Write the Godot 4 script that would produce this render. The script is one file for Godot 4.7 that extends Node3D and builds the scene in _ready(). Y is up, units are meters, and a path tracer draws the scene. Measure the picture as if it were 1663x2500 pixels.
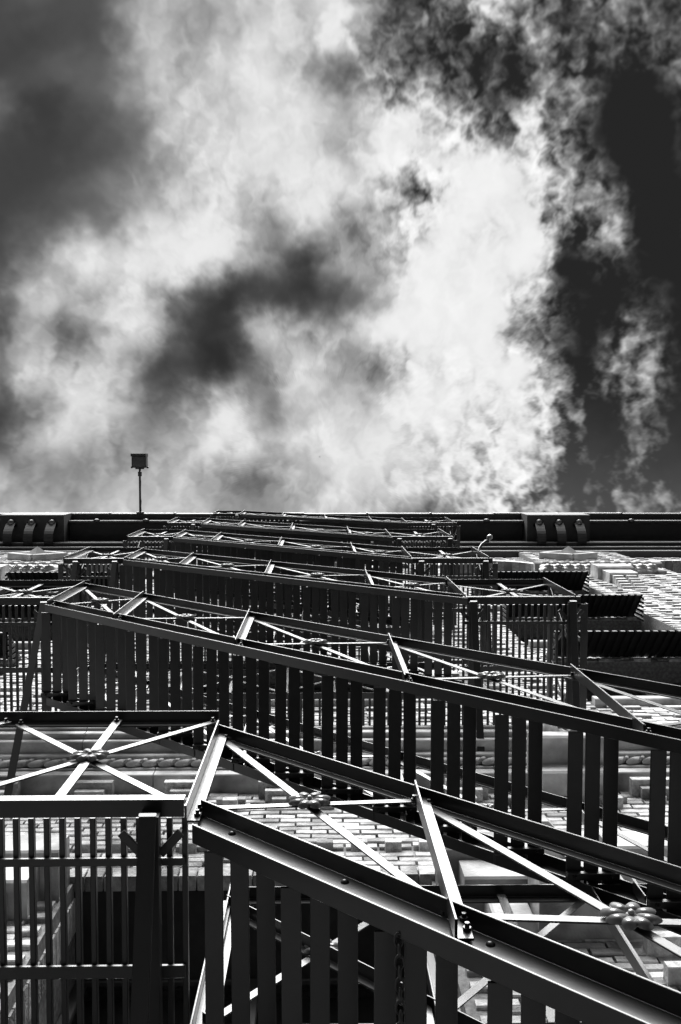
extends Node3D
# x right along the facade, y up, z out from the facade towards the street. The wall face stands at z = -WALL.
const EYE := 1.6
const WALL := 2.4
const LIP := 1.10        # distance of the outer flange edges of the fire escape
const WEB := 1.157       # plane of the outer stringers, rails and lattices
const INNER := 1.86      # plane of the inner stringers and guard rails
const SEED := 4711

var used := {}           # names already taken, per parent
var M := {}
var mesh_cache := {}
var rng := RandomNumberGenerator.new()

func _ready():
	rng.seed = SEED
	make_camera_and_light()
	make_materials()
	make_ground()
	make_building()
	make_escape()
	make_awnings()
	make_small_things()

# ---------------------------------------------------------------- camera, sky, sun
func make_camera_and_light():
	var cam := Camera3D.new()
	cam.name = "camera"
	var back := Vector3(-0.02125, -1.0, 0.05625).normalized()   # looks almost straight up, a little towards the wall
	var right := Vector3(1, 0, 0)
	right = (right - back * right.dot(back)).normalized()
	var up := back.cross(right).normalized()
	cam.transform = Transform3D(Basis(right, up, back), Vector3(0, EYE, 0))
	cam.fov = rad_to_deg(2.0 * atan(1250.0 / 2400.0))
	cam.near = 0.05
	cam.far = 600.0
	add_child(cam)
	cam.current = true
	var env := Environment.new()
	env.background_mode = Environment.BG_SKY
	var sky := Sky.new()
	var pano := PanoramaSkyMaterial.new()
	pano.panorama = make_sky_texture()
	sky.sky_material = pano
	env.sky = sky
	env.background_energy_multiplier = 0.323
	env.tonemap_mode = Environment.TONE_MAPPER_LINEAR
	env.tonemap_exposure = 3.1
	env.sdfgi_enabled = true
	env.ssao_enabled = true
	env.ssil_enabled = true
	var we := WorldEnvironment.new()
	we.name = "world_environment"
	we.environment = env
	add_child(we)
	var sun := DirectionalLight3D.new()
	sun.name = "sun"
	sun.light_energy = 1.5
	sun.light_color = Color(1, 1, 1)
	sun.light_angular_distance = 56.0
	sun.shadow_enabled = true
	add_child(sun)
	sun.look_at_from_position(Vector3.ZERO, -Vector3(-0.10, 1.0, 1.0), Vector3.UP)

# brightness of the cloud deck round the zenith: rows step out from above the roof edge, columns run along the street
const CLOUD := [
	[68, 85, 75, 90, 175, 165, 165, 205, 200, 222, 108, 72, 140, 205, 120, 75, 125, 85, 90],
	[68, 66, 75, 85, 175, 160, 185, 222, 178, 214, 110, 90, 84, 78, 130, 82, 95, 95, 75],
	[65, 75, 90, 100, 190, 170, 205, 225, 182, 118, 145, 100, 88, 72, 95, 155, 60, 40, 90],
	[105, 60, 70, 90, 140, 195, 205, 215, 215, 185, 225, 225, 160, 80, 190, 110, 38, 38, 65],
	[68, 62, 70, 85, 130, 190, 218, 225, 220, 180, 238, 235, 238, 225, 205, 100, 46, 38, 55],
	[65, 65, 85, 110, 140, 190, 210, 205, 225, 222, 200, 162, 240, 250, 225, 140, 110, 42, 42],
	[65, 85, 100, 120, 205, 222, 225, 150, 225, 165, 165, 215, 252, 238, 238, 100, 145, 42, 70],
	[80, 125, 200, 215, 225, 230, 212, 125, 80, 150, 170, 243, 248, 246, 235, 45, 85, 45, 38],
	[110, 182, 172, 188, 205, 112, 66, 78, 70, 95, 190, 248, 248, 247, 175, 62, 48, 70, 36],
	[90, 185, 115, 200, 200, 80, 70, 190, 170, 155, 240, 246, 248, 246, 135, 58, 58, 112, 38],
	[130, 200, 190, 190, 88, 75, 65, 150, 205, 178, 150, 232, 238, 244, 235, 60, 100, 152, 44],
	[72, 130, 215, 205, 115, 130, 205, 130, 205, 192, 200, 238, 238, 234, 228, 130, 52, 85, 48],
	[95, 170, 192, 160, 150, 185, 228, 190, 205, 215, 225, 215, 236, 216, 232, 150, 62, 112, 52],
	[150, 150, 140, 170, 180, 185, 150, 130, 190, 220, 215, 215, 222, 215, 180, 70, 78, 118, 70],
	[170, 185, 175, 185, 195, 190, 140, 140, 185, 200, 190, 120, 190, 190, 160, 98, 98, 128, 98],
]
var n_warp := FastNoiseLite.new()
var n_warp_b := FastNoiseLite.new()
var n_soft := FastNoiseLite.new()
var n_wisp := FastNoiseLite.new()
var n_wide := FastNoiseLite.new()

func cubic(a: float, b: float, c: float, d: float, t: float) -> float:
	return b + 0.5 * t * (c - a + t * (2.0 * a - 5.0 * b + 4.0 * c - d + t * (3.0 * (b - c) + d - a)))

func cloud_grid(u: float, v: float) -> float:
	u = clampf(u, 0.0, 17.999)
	v = clampf(v, 0.0, 13.999)
	var i := int(u)
	var j := int(v)
	var fu := u - i
	var fv := v - j
	var r := [0.0, 0.0, 0.0, 0.0]
	var i0 := maxi(i - 1, 0)
	var i3 := mini(i + 2, 18)
	for k in 4:
		var row: Array = CLOUD[clampi(j - 1 + k, 0, 14)]
		r[k] = cubic(row[i0], row[i], row[i + 1], row[i3], fu)
	return cubic(r[0], r[1], r[2], r[3], fv) / 255.0

func cloud_light(d: Vector3) -> float:
	# position on a flat cloud deck, in units of the deck's height
	var y := maxf(d.y, 0.12)
	var a := 2400.0 * d.x / y
	var b := 2400.0 * d.z / y
	var wx := n_warp.get_noise_2d(a, b)
	var wy := n_warp_b.get_noise_2d(a, b)
	var cx := n_warp.get_noise_2d(3.4 * a + 900.0, 3.4 * b)
	var cy := n_warp_b.get_noise_2d(3.4 * a + 900.0, 3.4 * b)
	var u := (a + 780.0 + 34.0 * wx + 20.0 * cx) / 92.4
	var v := (1083.0 - b + 34.0 * wy + 22.0 * cy) / 87.3
	var g := cloud_grid(u, v)
	var soft := n_soft.get_noise_2d(a + 30.0 * cx, b + 30.0 * cy)
	var wisp := n_wisp.get_noise_2d(a + 26.0 * cx, 0.8 * b + 26.0 * cy)
	var fine := n_wisp.get_noise_2d(2.7 * a + 40.0 * cx, 2.3 * b + 400.0)
	# towards +x the deck is torn into wisps, elsewhere it is soft
	var torn := smoothstep(8.3, 11.0, u - 0.12 * v)
	var edge := smoothstep(0.13, 0.42, g) * smoothstep(1.02, 0.80, g)
	var veil := smoothstep(4.6, 2.6, u) * smoothstep(7.6, 5.6, v)
	var calm := (1.0 - 0.85 * veil) * lerpf(smoothstep(0.18, 0.62, g), 1.0, torn)
	var l := g * lerpf(1.0, 0.97, torn) + soft * lerpf(0.012 + 0.085 * calm, 0.10, torn) * (1.0 - 0.65 * smoothstep(0.72, 0.95, g)) + wisp * (0.008 + 0.02 * calm + 0.10 * edge * calm + torn * 0.40 * edge * (1.0 - 0.35 * smoothstep(14.5, 16.0, u))) * (1.0 + 0.8 * wx)
	l += fine * edge * (0.02 * calm + 0.20 * torn) + 0.035 * veil
	l = lerpf(l, smoothstep(0.05, 1.02, l), lerpf(0.16, 0.34, torn))
	if l > 0.90:
		l = 0.90 + 0.55 * (l - 0.90)
	l = clampf(l, 0.148 + 0.16 * smoothstep(9.5, 14.5, v), 1.0)
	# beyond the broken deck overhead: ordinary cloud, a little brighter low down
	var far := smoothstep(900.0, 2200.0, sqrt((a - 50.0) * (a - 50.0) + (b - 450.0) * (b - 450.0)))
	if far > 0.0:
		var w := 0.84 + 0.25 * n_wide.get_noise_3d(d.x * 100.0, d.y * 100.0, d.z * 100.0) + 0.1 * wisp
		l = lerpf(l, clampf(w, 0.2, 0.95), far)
	var e := pow((l + 0.055) / 1.055, 2.4)
	return e

func make_sky_texture() -> ImageTexture:
	for s in [[n_warp, 0.0042, 4, 1], [n_warp_b, 0.0042, 4, 2], [n_soft, 0.0048, 7, 3], [n_wisp, 0.0125, 7, 4], [n_wide, 0.02, 4, 5]]:
		var n: FastNoiseLite = s[0]
		n.noise_type = FastNoiseLite.TYPE_SIMPLEX_SMOOTH
		n.frequency = s[1]
		n.fractal_type = FastNoiseLite.FRACTAL_FBM
		n.fractal_octaves = s[2]
		n.fractal_gain = 0.55 if n == n_wisp else 0.5
		n.seed = SEED + s[3]
	var w := 2048
	var h := 2048
	var fine := 500           # rows within 44 degrees of the zenith
	var data := PackedFloat32Array()
	data.resize(w * h)
	for j in h:
		var th := PI * (j + 0.5) / h
		var st := sin(th)
		var ct := cos(th)
		var row := j * w
		if j >= fine and j % 8 != 0:
			var from := row - w
			for i in w:
				data[row + i] = data[from + i]
			continue
		var step := 1 if j >= 60 and j < fine else 8
		if j < 8:
			step = 64
		var i := 0
		while i < w:
			var val := 0.10
			if ct > 0.0:
				var ph := TAU * (i + 0.5 * step) / w
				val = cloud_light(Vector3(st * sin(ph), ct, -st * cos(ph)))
			for k in step:
				data[row + i + k] = val
			i += step
	var rgb := PackedFloat32Array()
	var img := Image.create_from_data(w, h, false, Image.FORMAT_RF, data.to_byte_array())
	img.convert(Image.FORMAT_RGBF)
	# one channel to three
	rgb.resize(w * h * 3)
	for p in w * h:
		var q := data[p]
		rgb[3 * p] = q
		rgb[3 * p + 1] = q
		rgb[3 * p + 2] = q
	img = Image.create_from_data(w, h, false, Image.FORMAT_RGBF, rgb.to_byte_array())
	return ImageTexture.create_from_image(img)

# ---------------------------------------------------------------- materials
func grey(v: float) -> Color:
	return Color(v, v, v).linear_to_srgb()

func noise_texture(freq: float, octaves: int, lo: float, hi: float, sd: int, normal := 0.0) -> NoiseTexture2D:
	var n := FastNoiseLite.new()
	n.seed = SEED + sd
	n.frequency = freq
	n.noise_type = FastNoiseLite.TYPE_SIMPLEX_SMOOTH
	n.fractal_octaves = octaves
	var t := NoiseTexture2D.new()
	t.width = 512
	t.height = 512
	t.seamless = true
	t.noise = n
	if normal > 0.0:
		t.as_normal_map = true
		t.bump_strength = normal
	else:
		var g := Gradient.new()
		g.set_color(0, Color(lo, lo, lo))
		g.set_color(1, Color(hi, hi, hi))
		t.color_ramp = g
	return t

func surface(base: float, rough: float, metal := 0.0, tone: Texture2D = null, bump: Texture2D = null, scale := 1.0, depth := 1.0) -> StandardMaterial3D:
	var m := StandardMaterial3D.new()
	m.albedo_color = grey(base)
	m.roughness = rough
	m.metallic = metal
	m.uv1_triplanar = true
	m.uv1_world_triplanar = true
	m.uv1_scale = Vector3(scale, scale, scale)
	if tone:
		m.albedo_texture = tone
	if bump:
		m.normal_enabled = true
		m.normal_texture = bump
		m.normal_scale = depth
	return m

func make_materials():
	var mottle := noise_texture(0.012, 5, 0.62, 1.0, 11)
	var stain := noise_texture(0.006, 6, 0.45, 1.0, 12)
	var grit := noise_texture(0.06, 4, 0, 1, 13, 3.0)
	var paint := noise_texture(0.03, 4, 0, 1, 14, 1.0)
	M.iron = surface(0.012, 0.34, 0.0, mottle, paint, 0.9, 0.25)
	M.iron.metallic_specular = 0.38
	M.iron.clearcoat_enabled = true
	M.iron.clearcoat = 0.22
	M.iron.clearcoat_roughness = 0.2
	M.cast = surface(0.10, 0.42, 0.0, mottle, paint, 1.4, 0.35)
	M.cast.metallic_specular = 0.9
	M.cast.clearcoat_enabled = true
	M.cast.clearcoat = 0.6
	M.cast.clearcoat_roughness = 0.25
	M.tread = surface(0.008, 0.4, 0.0, mottle, paint, 1.4, 0.25)
	M.brick = []
	for b in [0.54, 0.42, 0.60, 0.49]:
		M.brick.append(surface(b, 0.85, 0.0, stain if M.brick.size() % 2 else mottle, grit, 1.1 if M.brick.size() % 2 else 2.2, 1.1))
	M.mortar = surface(0.22, 0.95, 0.0, mottle, grit, 3.0, 0.6)
	M.stone = surface(0.58, 0.8, 0.0, stain, grit, 0.7, 0.35)
	M.old_stone = surface(0.40, 0.85, 0.0, stain, grit, 1.6, 0.7)
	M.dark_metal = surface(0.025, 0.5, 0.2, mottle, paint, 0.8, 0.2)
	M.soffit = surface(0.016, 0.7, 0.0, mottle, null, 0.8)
	M.bronze = surface(0.14, 0.4, 0.7, mottle, null, 0.8)
	M.awning = surface(0.025, 0.6, 0.0, mottle, null, 1.0)
	M.frame = surface(0.05, 0.5, 0.0, mottle, null, 1.0)
	M.dark = surface(0.02, 0.9)
	var g := StandardMaterial3D.new()
	g.albedo_color = Color(0.05, 0.05, 0.05, 0.28)
	g.transparency = BaseMaterial3D.TRANSPARENCY_ALPHA
	g.roughness = 0.03
	M.glass = g
	M.asphalt = surface(0.014, 0.9, 0.0, mottle, grit, 0.5, 0.6)
	M.paving = surface(0.025, 0.85, 0.0, stain, grit, 0.5, 0.5)
	M.lens = surface(0.12, 0.15, 0.3)

# ---------------------------------------------------------------- building blocks
func numbered(called: String, parent: Node) -> String:
	var key := str(parent.get_instance_id()) + called
	var n: int = used.get(key, 0)
	used[key] = n + 1
	return called if n == 0 else "%s_%03d" % [called, n]

func put(called: String, mesh: Mesh, m: Material, parent: Node = null, at := Transform3D.IDENTITY) -> MeshInstance3D:
	var o := MeshInstance3D.new()
	var p := parent if parent else self
	o.name = numbered(called, p)
	o.mesh = mesh
	o.material_override = m
	o.transform = at
	p.add_child(o)
	return o

func thing(called: String, label: String, category: String, at: Vector3, group := "") -> Node3D:
	var o := Node3D.new()
	o.name = numbered(called, self)
	add_child(o)
	o.position = at
	tag(o, label, category, group)
	return o

func tag(o: Node, label: String, category: String, group := ""):
	o.set_meta("label", label)
	o.set_meta("category", category)
	if group:
		o.set_meta("group", group)

func st_new() -> SurfaceTool:
	var st := SurfaceTool.new()
	st.begin(Mesh.PRIMITIVE_TRIANGLES)
	return st

func tri(st: SurfaceTool, a: Vector3, b: Vector3, c: Vector3, n: Vector3):
	st.set_normal(n)
	st.set_uv(Vector2.ZERO)
	if (b - a).cross(c - a).dot(n) > 0.0:
		st.add_vertex(a); st.add_vertex(c); st.add_vertex(b)
	else:
		st.add_vertex(a); st.add_vertex(b); st.add_vertex(c)

func quad(st: SurfaceTool, a: Vector3, b: Vector3, c: Vector3, d: Vector3, n: Vector3):
	tri(st, a, b, c, n)
	tri(st, a, c, d, n)

# cuts the corners of an outline, so that long edges catch light
func chamfered(p: Array, c: float) -> PackedVector2Array:
	var r := PackedVector2Array()
	for i in p.size():
		var a: Vector2 = p[i - 1]
		var b: Vector2 = p[i]
		var d: Vector2 = p[(i + 1) % p.size()]
		if c <= 0.0:
			r.append(b)
		else:
			r.append(b + (a - b).normalized() * minf(c, a.distance_to(b) * 0.4))
			r.append(b + (d - b).normalized() * minf(c, d.distance_to(b) * 0.4))
	return r

# an outline (in the axes u, v) drawn out from p0 to p1
func extrude(st: SurfaceTool, outline: PackedVector2Array, p0: Vector3, p1: Vector3, u: Vector3, v: Vector3):
	if Geometry2D.is_polygon_clockwise(outline):
		outline = outline.duplicate()
		outline.reverse()
	var w := (p1 - p0).normalized()
	var k := outline.size()
	for i in k:
		var a := outline[i]
		var b := outline[(i + 1) % k]
		var e := b - a
		var n := (u * e.y - v * e.x).normalized()
		n = (n - w * n.dot(w)).normalized()
		var va := u * a.x + v * a.y
		var vb := u * b.x + v * b.y
		quad(st, p0 + va, p0 + vb, p1 + vb, p1 + va, n)
	var t := Geometry2D.triangulate_polygon(outline)
	var i := 0
	while i < t.size():
		var a := u * outline[t[i]].x + v * outline[t[i]].y
		var b := u * outline[t[i + 1]].x + v * outline[t[i + 1]].y
		var c := u * outline[t[i + 2]].x + v * outline[t[i + 2]].y
		tri(st, p0 + a, p0 + b, p0 + c, -w)
		tri(st, p1 + a, p1 + b, p1 + c, w)
		i += 3

func rect(x0: float, y0: float, x1: float, y1: float) -> Array:
	return [Vector2(x0, y0), Vector2(x1, y0), Vector2(x1, y1), Vector2(x0, y1)]

# a box from corner to corner with its four long edges cut
func bx(st: SurfaceTool, lo: Vector3, hi: Vector3, c := 0.0):
	var s := hi - lo
	if s.x >= s.y and s.x >= s.z:
		extrude(st, chamfered(rect(lo.y, lo.z, hi.y, hi.z), c), Vector3(lo.x, 0, 0), Vector3(hi.x, 0, 0), Vector3.UP, Vector3.BACK)
	elif s.y >= s.z:
		extrude(st, chamfered(rect(lo.x, lo.z, hi.x, hi.z), c), Vector3(0, lo.y, 0), Vector3(0, hi.y, 0), Vector3.RIGHT, Vector3.BACK)
	else:
		extrude(st, chamfered(rect(lo.x, lo.y, hi.x, hi.y), c), Vector3(0, 0, lo.z), Vector3(0, 0, hi.z), Vector3.RIGHT, Vector3.UP)

func box_mesh(lo: Vector3, hi: Vector3, c := 0.0) -> Mesh:
	var st := st_new()
	bx(st, lo, hi, c)
	return st.commit()

func size_mesh(x: float, y: float, z: float, c := 0.0) -> Mesh:
	var key := "%.4f %.4f %.4f %.4f" % [x, y, z, c]
	if not mesh_cache.has(key):
		mesh_cache[key] = box_mesh(Vector3(-x, -y, -z) / 2, Vector3(x, y, z) / 2, c)
	return mesh_cache[key]

# box given along the facade, in height above the eye and in distance from the eye plane (o0 nearer the street)
func wall_box(x0: float, x1: float, h0: float, h1: float, o0: float, o1: float, c := 0.0) -> Mesh:
	return box_mesh(Vector3(x0, EYE + h0, -o1), Vector3(x1, EYE + h1, -o0), c)

func P(x: float, h: float, o: float) -> Vector3:
	return Vector3(x, EYE + h, -o)

# a flat bar of width w and thickness t between two points; "face" is the way its broad side looks
func bar_mesh(p0: Vector3, p1: Vector3, w: float, t: float, face := Vector3.BACK, c := 0.0012) -> Mesh:
	var st := st_new()
	var d := (p1 - p0).normalized()
	var side := d.cross(face).normalized()
	extrude(st, chamfered(rect(-w / 2, 0, w / 2, t), c), p0, p1, side, face)
	return st.commit()

func ball(st: SurfaceTool, at: Vector3, s: Vector3, turn := Basis.IDENTITY, seg := 14, rings := 8):
	var sp := SphereMesh.new()
	sp.radius = 1.0
	sp.height = 2.0
	sp.radial_segments = seg
	sp.rings = rings
	st.append_from(sp, 0, Transform3D(turn * Basis.from_scale(s), at))

func tube(st: SurfaceTool, a: Vector3, b: Vector3, r: float, seg := 10):
	var w := (b - a).normalized()
	var u := w.cross(Vector3.UP if absf(w.y) < 0.9 else Vector3.RIGHT).normalized()
	var v := w.cross(u)
	var o := PackedVector2Array()
	for i in seg:
		o.append(Vector2(cos(TAU * i / seg), sin(TAU * i / seg)) * r)
	extrude(st, o, a, b, u, v)

# ---------------------------------------------------------------- fire escape pieces
func petal_mesh(r: float) -> Mesh:
	var st := st_new()
	ball(st, Vector3(0, 0.56 * r, 0), Vector3(0.265, 0.46, 0.135) * r, Basis.IDENTITY, 14, 9)
	return st.commit()

func button_mesh(r: float) -> Mesh:
	var st := st_new()
	ball(st, Vector3(0, 0, 0.12 * r), Vector3(0.12, 0.12, 0.12) * r, Basis.IDENTITY, 10, 6)
	ball(st, Vector3.ZERO, Vector3(0.5, 0.5, 0.07) * r, Basis.IDENTITY, 16, 6)
	return st.commit()

func rosette(parent: Node3D, at: Vector3, turn := Basis.IDENTITY, r := 0.073):
	if not mesh_cache.has("petal"):
		mesh_cache["petal"] = petal_mesh(r)
		mesh_cache["button"] = button_mesh(r)
	var b := put("rosette", mesh_cache["button"], M.cast, parent, Transform3D(turn, at))
	for k in 8:
		put("petal", mesh_cache["petal"], M.cast, b, Transform3D(Basis(Vector3.BACK, TAU * (k + 0.5) / 8), Vector3.ZERO))

func bolt_mesh() -> Mesh:
	if not mesh_cache.has("bolt"):
		var st := st_new()
		var o := PackedVector2Array()
		for i in 6:
			o.append(Vector2(cos(TAU * i / 6), sin(TAU * i / 6)) * 0.0105)
		extrude(st, o, Vector3.ZERO, Vector3(0, 0, 0.009), Vector3.RIGHT, Vector3.UP)
		var q := PackedVector2Array()
		for i in 8:
			q.append(Vector2(cos(TAU * i / 8), sin(TAU * i / 8)) * 0.006)
		extrude(st, q, Vector3(0, 0, 0.009), Vector3(0, 0, 0.020), Vector3.RIGHT, Vector3.UP)
		mesh_cache["bolt"] = st.commit()
	return mesh_cache["bolt"]

func rivet_mesh() -> Mesh:
	if not mesh_cache.has("rivet"):
		var st := st_new()
		ball(st, Vector3.ZERO, Vector3(0.0125, 0.0125, 0.009), Basis.IDENTITY, 12, 6)
		mesh_cache["rivet"] = st.commit()
	return mesh_cache["rivet"]

# all pieces of one railing stand in a local frame: x along, y up, z out; "at" carries it to its plane
func angle_post(x: float, y0: float, y1: float, with_leg := true) -> Mesh:
	var st := st_new()
	if with_leg:
		extrude(st, chamfered([Vector2(0, 0.0205), Vector2(0.046, 0.0205), Vector2(0.046, 0.0275), Vector2(0.007, 0.0275), Vector2(0.007, 0.074), Vector2(0, 0.074)], 0.001),
			Vector3(x, y0, 0), Vector3(x, y1, 0), Vector3.RIGHT, Vector3.BACK)
	else:
		extrude(st, chamfered(rect(0, 0.0205, 0.044, 0.0275), 0.001), Vector3(x, y0, 0), Vector3(x, y1, 0), Vector3.RIGHT, Vector3.BACK)
	return st.commit()

func rail_mesh(a: Vector3, b: Vector3) -> Mesh:
	# an angle iron: the flat leg on top reaches out, the other hangs down
	var st := st_new()
	var v := Vector3.UP
	extrude(st, chamfered([Vector2(0, 0), Vector2(0.057, 0), Vector2(0.057, -0.007), Vector2(0.0075, -0.008), Vector2(0.0075, -0.055), Vector2(0, -0.055)], 0.001), a, b, Vector3.BACK, v)
	return st.commit()

func foot_rail_mesh(a: Vector3, b: Vector3, tall := 0.048) -> Mesh:
	var st := st_new()
	extrude(st, chamfered([Vector2(0, 0), Vector2(0.057, 0), Vector2(0.057, tall), Vector2(0.0495, tall), Vector2(0.0495, 0.009), Vector2(0, 0.008)], 0.001), a, b, Vector3.BACK, Vector3.UP)
	return st.commit()

func channel_mesh(a: Vector3, b: Vector3, tall: float) -> Mesh:
	var st := st_new()
	var n := Vector3.UP          # cut upright at both ends
	extrude(st, chamfered([Vector2(0, 0), Vector2(0.057, 0), Vector2(0.057, 0.009), Vector2(0.0075, 0.012), Vector2(0.0075, tall - 0.012), Vector2(0.057, tall - 0.009), Vector2(0.057, tall), Vector2(0, tall)], 0.0012), a, b, Vector3.BACK, n)
	return st.commit()

# crossed flat bars with a rosette where they meet; f0 / f1 give the panel's foot and head at its two ends
func lattice(parent: Node3D, at: Transform3D, x0: float, x1: float, foot0: float, head0: float, foot1: float, head1: float, upright: bool, w := 0.032, bolts := false):
	var j := func() -> float: return rng.randfn(0, 0.0025)
	put("flat_bar", bar_mesh(Vector3(x0, head0 + j.call(), 0.0085), Vector3(x1, foot1 + j.call(), 0.0085 + absf(j.call())), w, 0.0055), M.iron, parent, at)
	put("flat_bar", bar_mesh(Vector3(x0, foot0 + j.call(), 0.0145), Vector3(x1, head1 + j.call(), 0.0145 + absf(j.call())), w, 0.0055), M.iron, parent, at)
	var c := Vector3((x0 + x1) / 2, (foot0 + head0 + foot1 + head1) / 4, 0.0205)
	if upright:
		put("flat_bar", bar_mesh(Vector3(c.x, minf(foot0, foot1) - 0.05, 0.0205), Vector3(c.x, maxf(head0, head1) + 0.02, 0.0205), w * 1.1, 0.0055), M.iron, parent, at)
	rosette(parent, at * (c + Vector3(0, 0, 0.012)), at.basis)
	if bolts:
		for p in [Vector3(x0 + 0.012, head0 - 0.004, 0.014), Vector3(x1 - 0.012, head1 - 0.004, 0.02), Vector3(x0 + 0.012, foot0 + 0.004, 0.02), Vector3(x1 - 0.012, foot1, 0.014)]:
			put("bolt", bolt_mesh(), M.iron, parent, at * Transform3D(Basis.IDENTITY, p))
		if upright:
			put("bolt", bolt_mesh(), M.iron, parent, at * Transform3D(Basis.IDENTITY, Vector3(c.x, maxf(head0, head1) - 0.01, 0.026)))
			put("bolt", bolt_mesh(), M.iron, parent, at * Transform3D(Basis.IDENTITY, Vector3(c.x, minf(foot0, foot1) - 0.03, 0.026)))

# one flight: (x0, h0) and (x1, h1) are the outer stringer's lower flange edge, left and right; posts are set where they stand
func make_flight(label: String, x0: float, h0: float, x1: float, h1: float, posts: Array, rail_high: float, first_step: float, run: float, detail: int) -> Node3D:
	var t := thing("fire_escape_stair", label, "staircase", P(x0, h0, WEB), "flights of the iron fire escape")
	var s := (h0 - h1) / (x1 - x0)
	var L := x1 - x0
	var k := sqrt(1.0 + s * s)
	var tall := 0.155 * k         # the web's height measured upright
	var depth := INNER - WEB      # stringer to stringer
	var I := Transform3D.IDENTITY
	put("outer_stringer", channel_mesh(Vector3.ZERO, Vector3(L, -s * L, 0), tall), M.iron, t)
	var inner := channel_mesh(Vector3(0.0, 0.0, -depth), Vector3(L, -s * L, -depth), tall)
	put("inner_stringer", inner, M.iron, t)
	var up := tall
	# treads: three flat bars each, on two short shelf angles
	var slat := size_mesh(0.055 if detail == 2 else 0.064, 0.011, depth - 0.02, 0.002)
	var shelf := size_mesh(0.225, 0.03, 0.03, 0.003)
	var x := first_step
	while x < L - 0.05:
		var step := Node3D.new()
		step.name = numbered("tread", t)
		step.position = Vector3(x, -s * x + 0.5 * up, -depth / 2 - 0.001)
		t.add_child(step)
		for i in 3:
			put("slat", slat, M.tread, step, Transform3D(Basis(Vector3.UP, rng.randfn(0, 0.003)) * Basis(Vector3.BACK, rng.randfn(0, 0.02)), Vector3((i - 1) * 0.0772 + rng.randfn(0, 0.0012), rng.randfn(0, 0.0015), 0)))
		put("shelf_angle", shelf, M.tread, step, Transform3D(Basis.IDENTITY, Vector3(0, -0.022, -depth / 2 + 0.075)))
		if detail > 0:
			for q in [-0.08, 0.08]:
				put("bolt", bolt_mesh(), M.iron, step, Transform3D(Basis(Vector3.RIGHT, PI / 2), Vector3(q, -0.036, -depth / 2 + 0.075)))
		x += run
	# the outer railing
	for i in posts.size():
		var px: float = posts[i] - x0
		put("post", angle_post(px - 0.005, -s * px + 0.35 * up, -s * px + up + rail_high, true), M.iron, t)
		if detail > 0:
			for b in 2:
				put("bolt", bolt_mesh(), M.iron, t, Transform3D(Basis.IDENTITY, Vector3(px + 0.03, -s * px + 0.52 * up + 0.05 * b, 0.0275)))
	put("handrail", rail_mesh(Vector3(posts[0] - x0, -s * (posts[0] - x0) + up + rail_high, 0), Vector3(posts[-1] - x0, -s * (posts[-1] - x0) + up + rail_high, 0)), M.iron, t)
	for i in posts.size() - 1:
		var a: float = posts[i] - x0 + 0.025
		var b: float = posts[i + 1] - x0 + 0.002
		lattice(t, I, a, b, -s * a + up * 1.05, -s * a + up + rail_high - 0.045, -s * b + up * 1.05, -s * b + up + rail_high - 0.045, false, 0.032, detail > 0)
	# the same along the inner side, one bay wider apart
	var J := Transform3D(Basis.IDENTITY, Vector3(0, 0, -depth))
	put("inner_handrail", rail_mesh(Vector3(0, up + rail_high, -depth), Vector3(L, -s * L + up + rail_high, -depth)), M.iron, t)
	for i in posts.size() - 1:
		var a: float = posts[i] - x0 + 0.025
		var b: float = posts[i + 1] - x0 + 0.002
		put("post", angle_post(a - 0.02, -s * a + 0.35 * up, -s * a + up + rail_high), M.iron, t, J)
		if detail != 2:
			lattice(t, J, a, b, -s * a + up * 1.05, -s * a + up + rail_high - 0.045, -s * b + up * 1.05, -s * b + up + rail_high - 0.045, false)
	if detail > 0:
		var d := 0.115
		while d < L:
			put("rivet", rivet_mesh(), M.iron, t, Transform3D(Basis.IDENTITY, Vector3(d, -s * d + 0.76 * up, 0.0075)))
			d += 0.335
	return t

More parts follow.
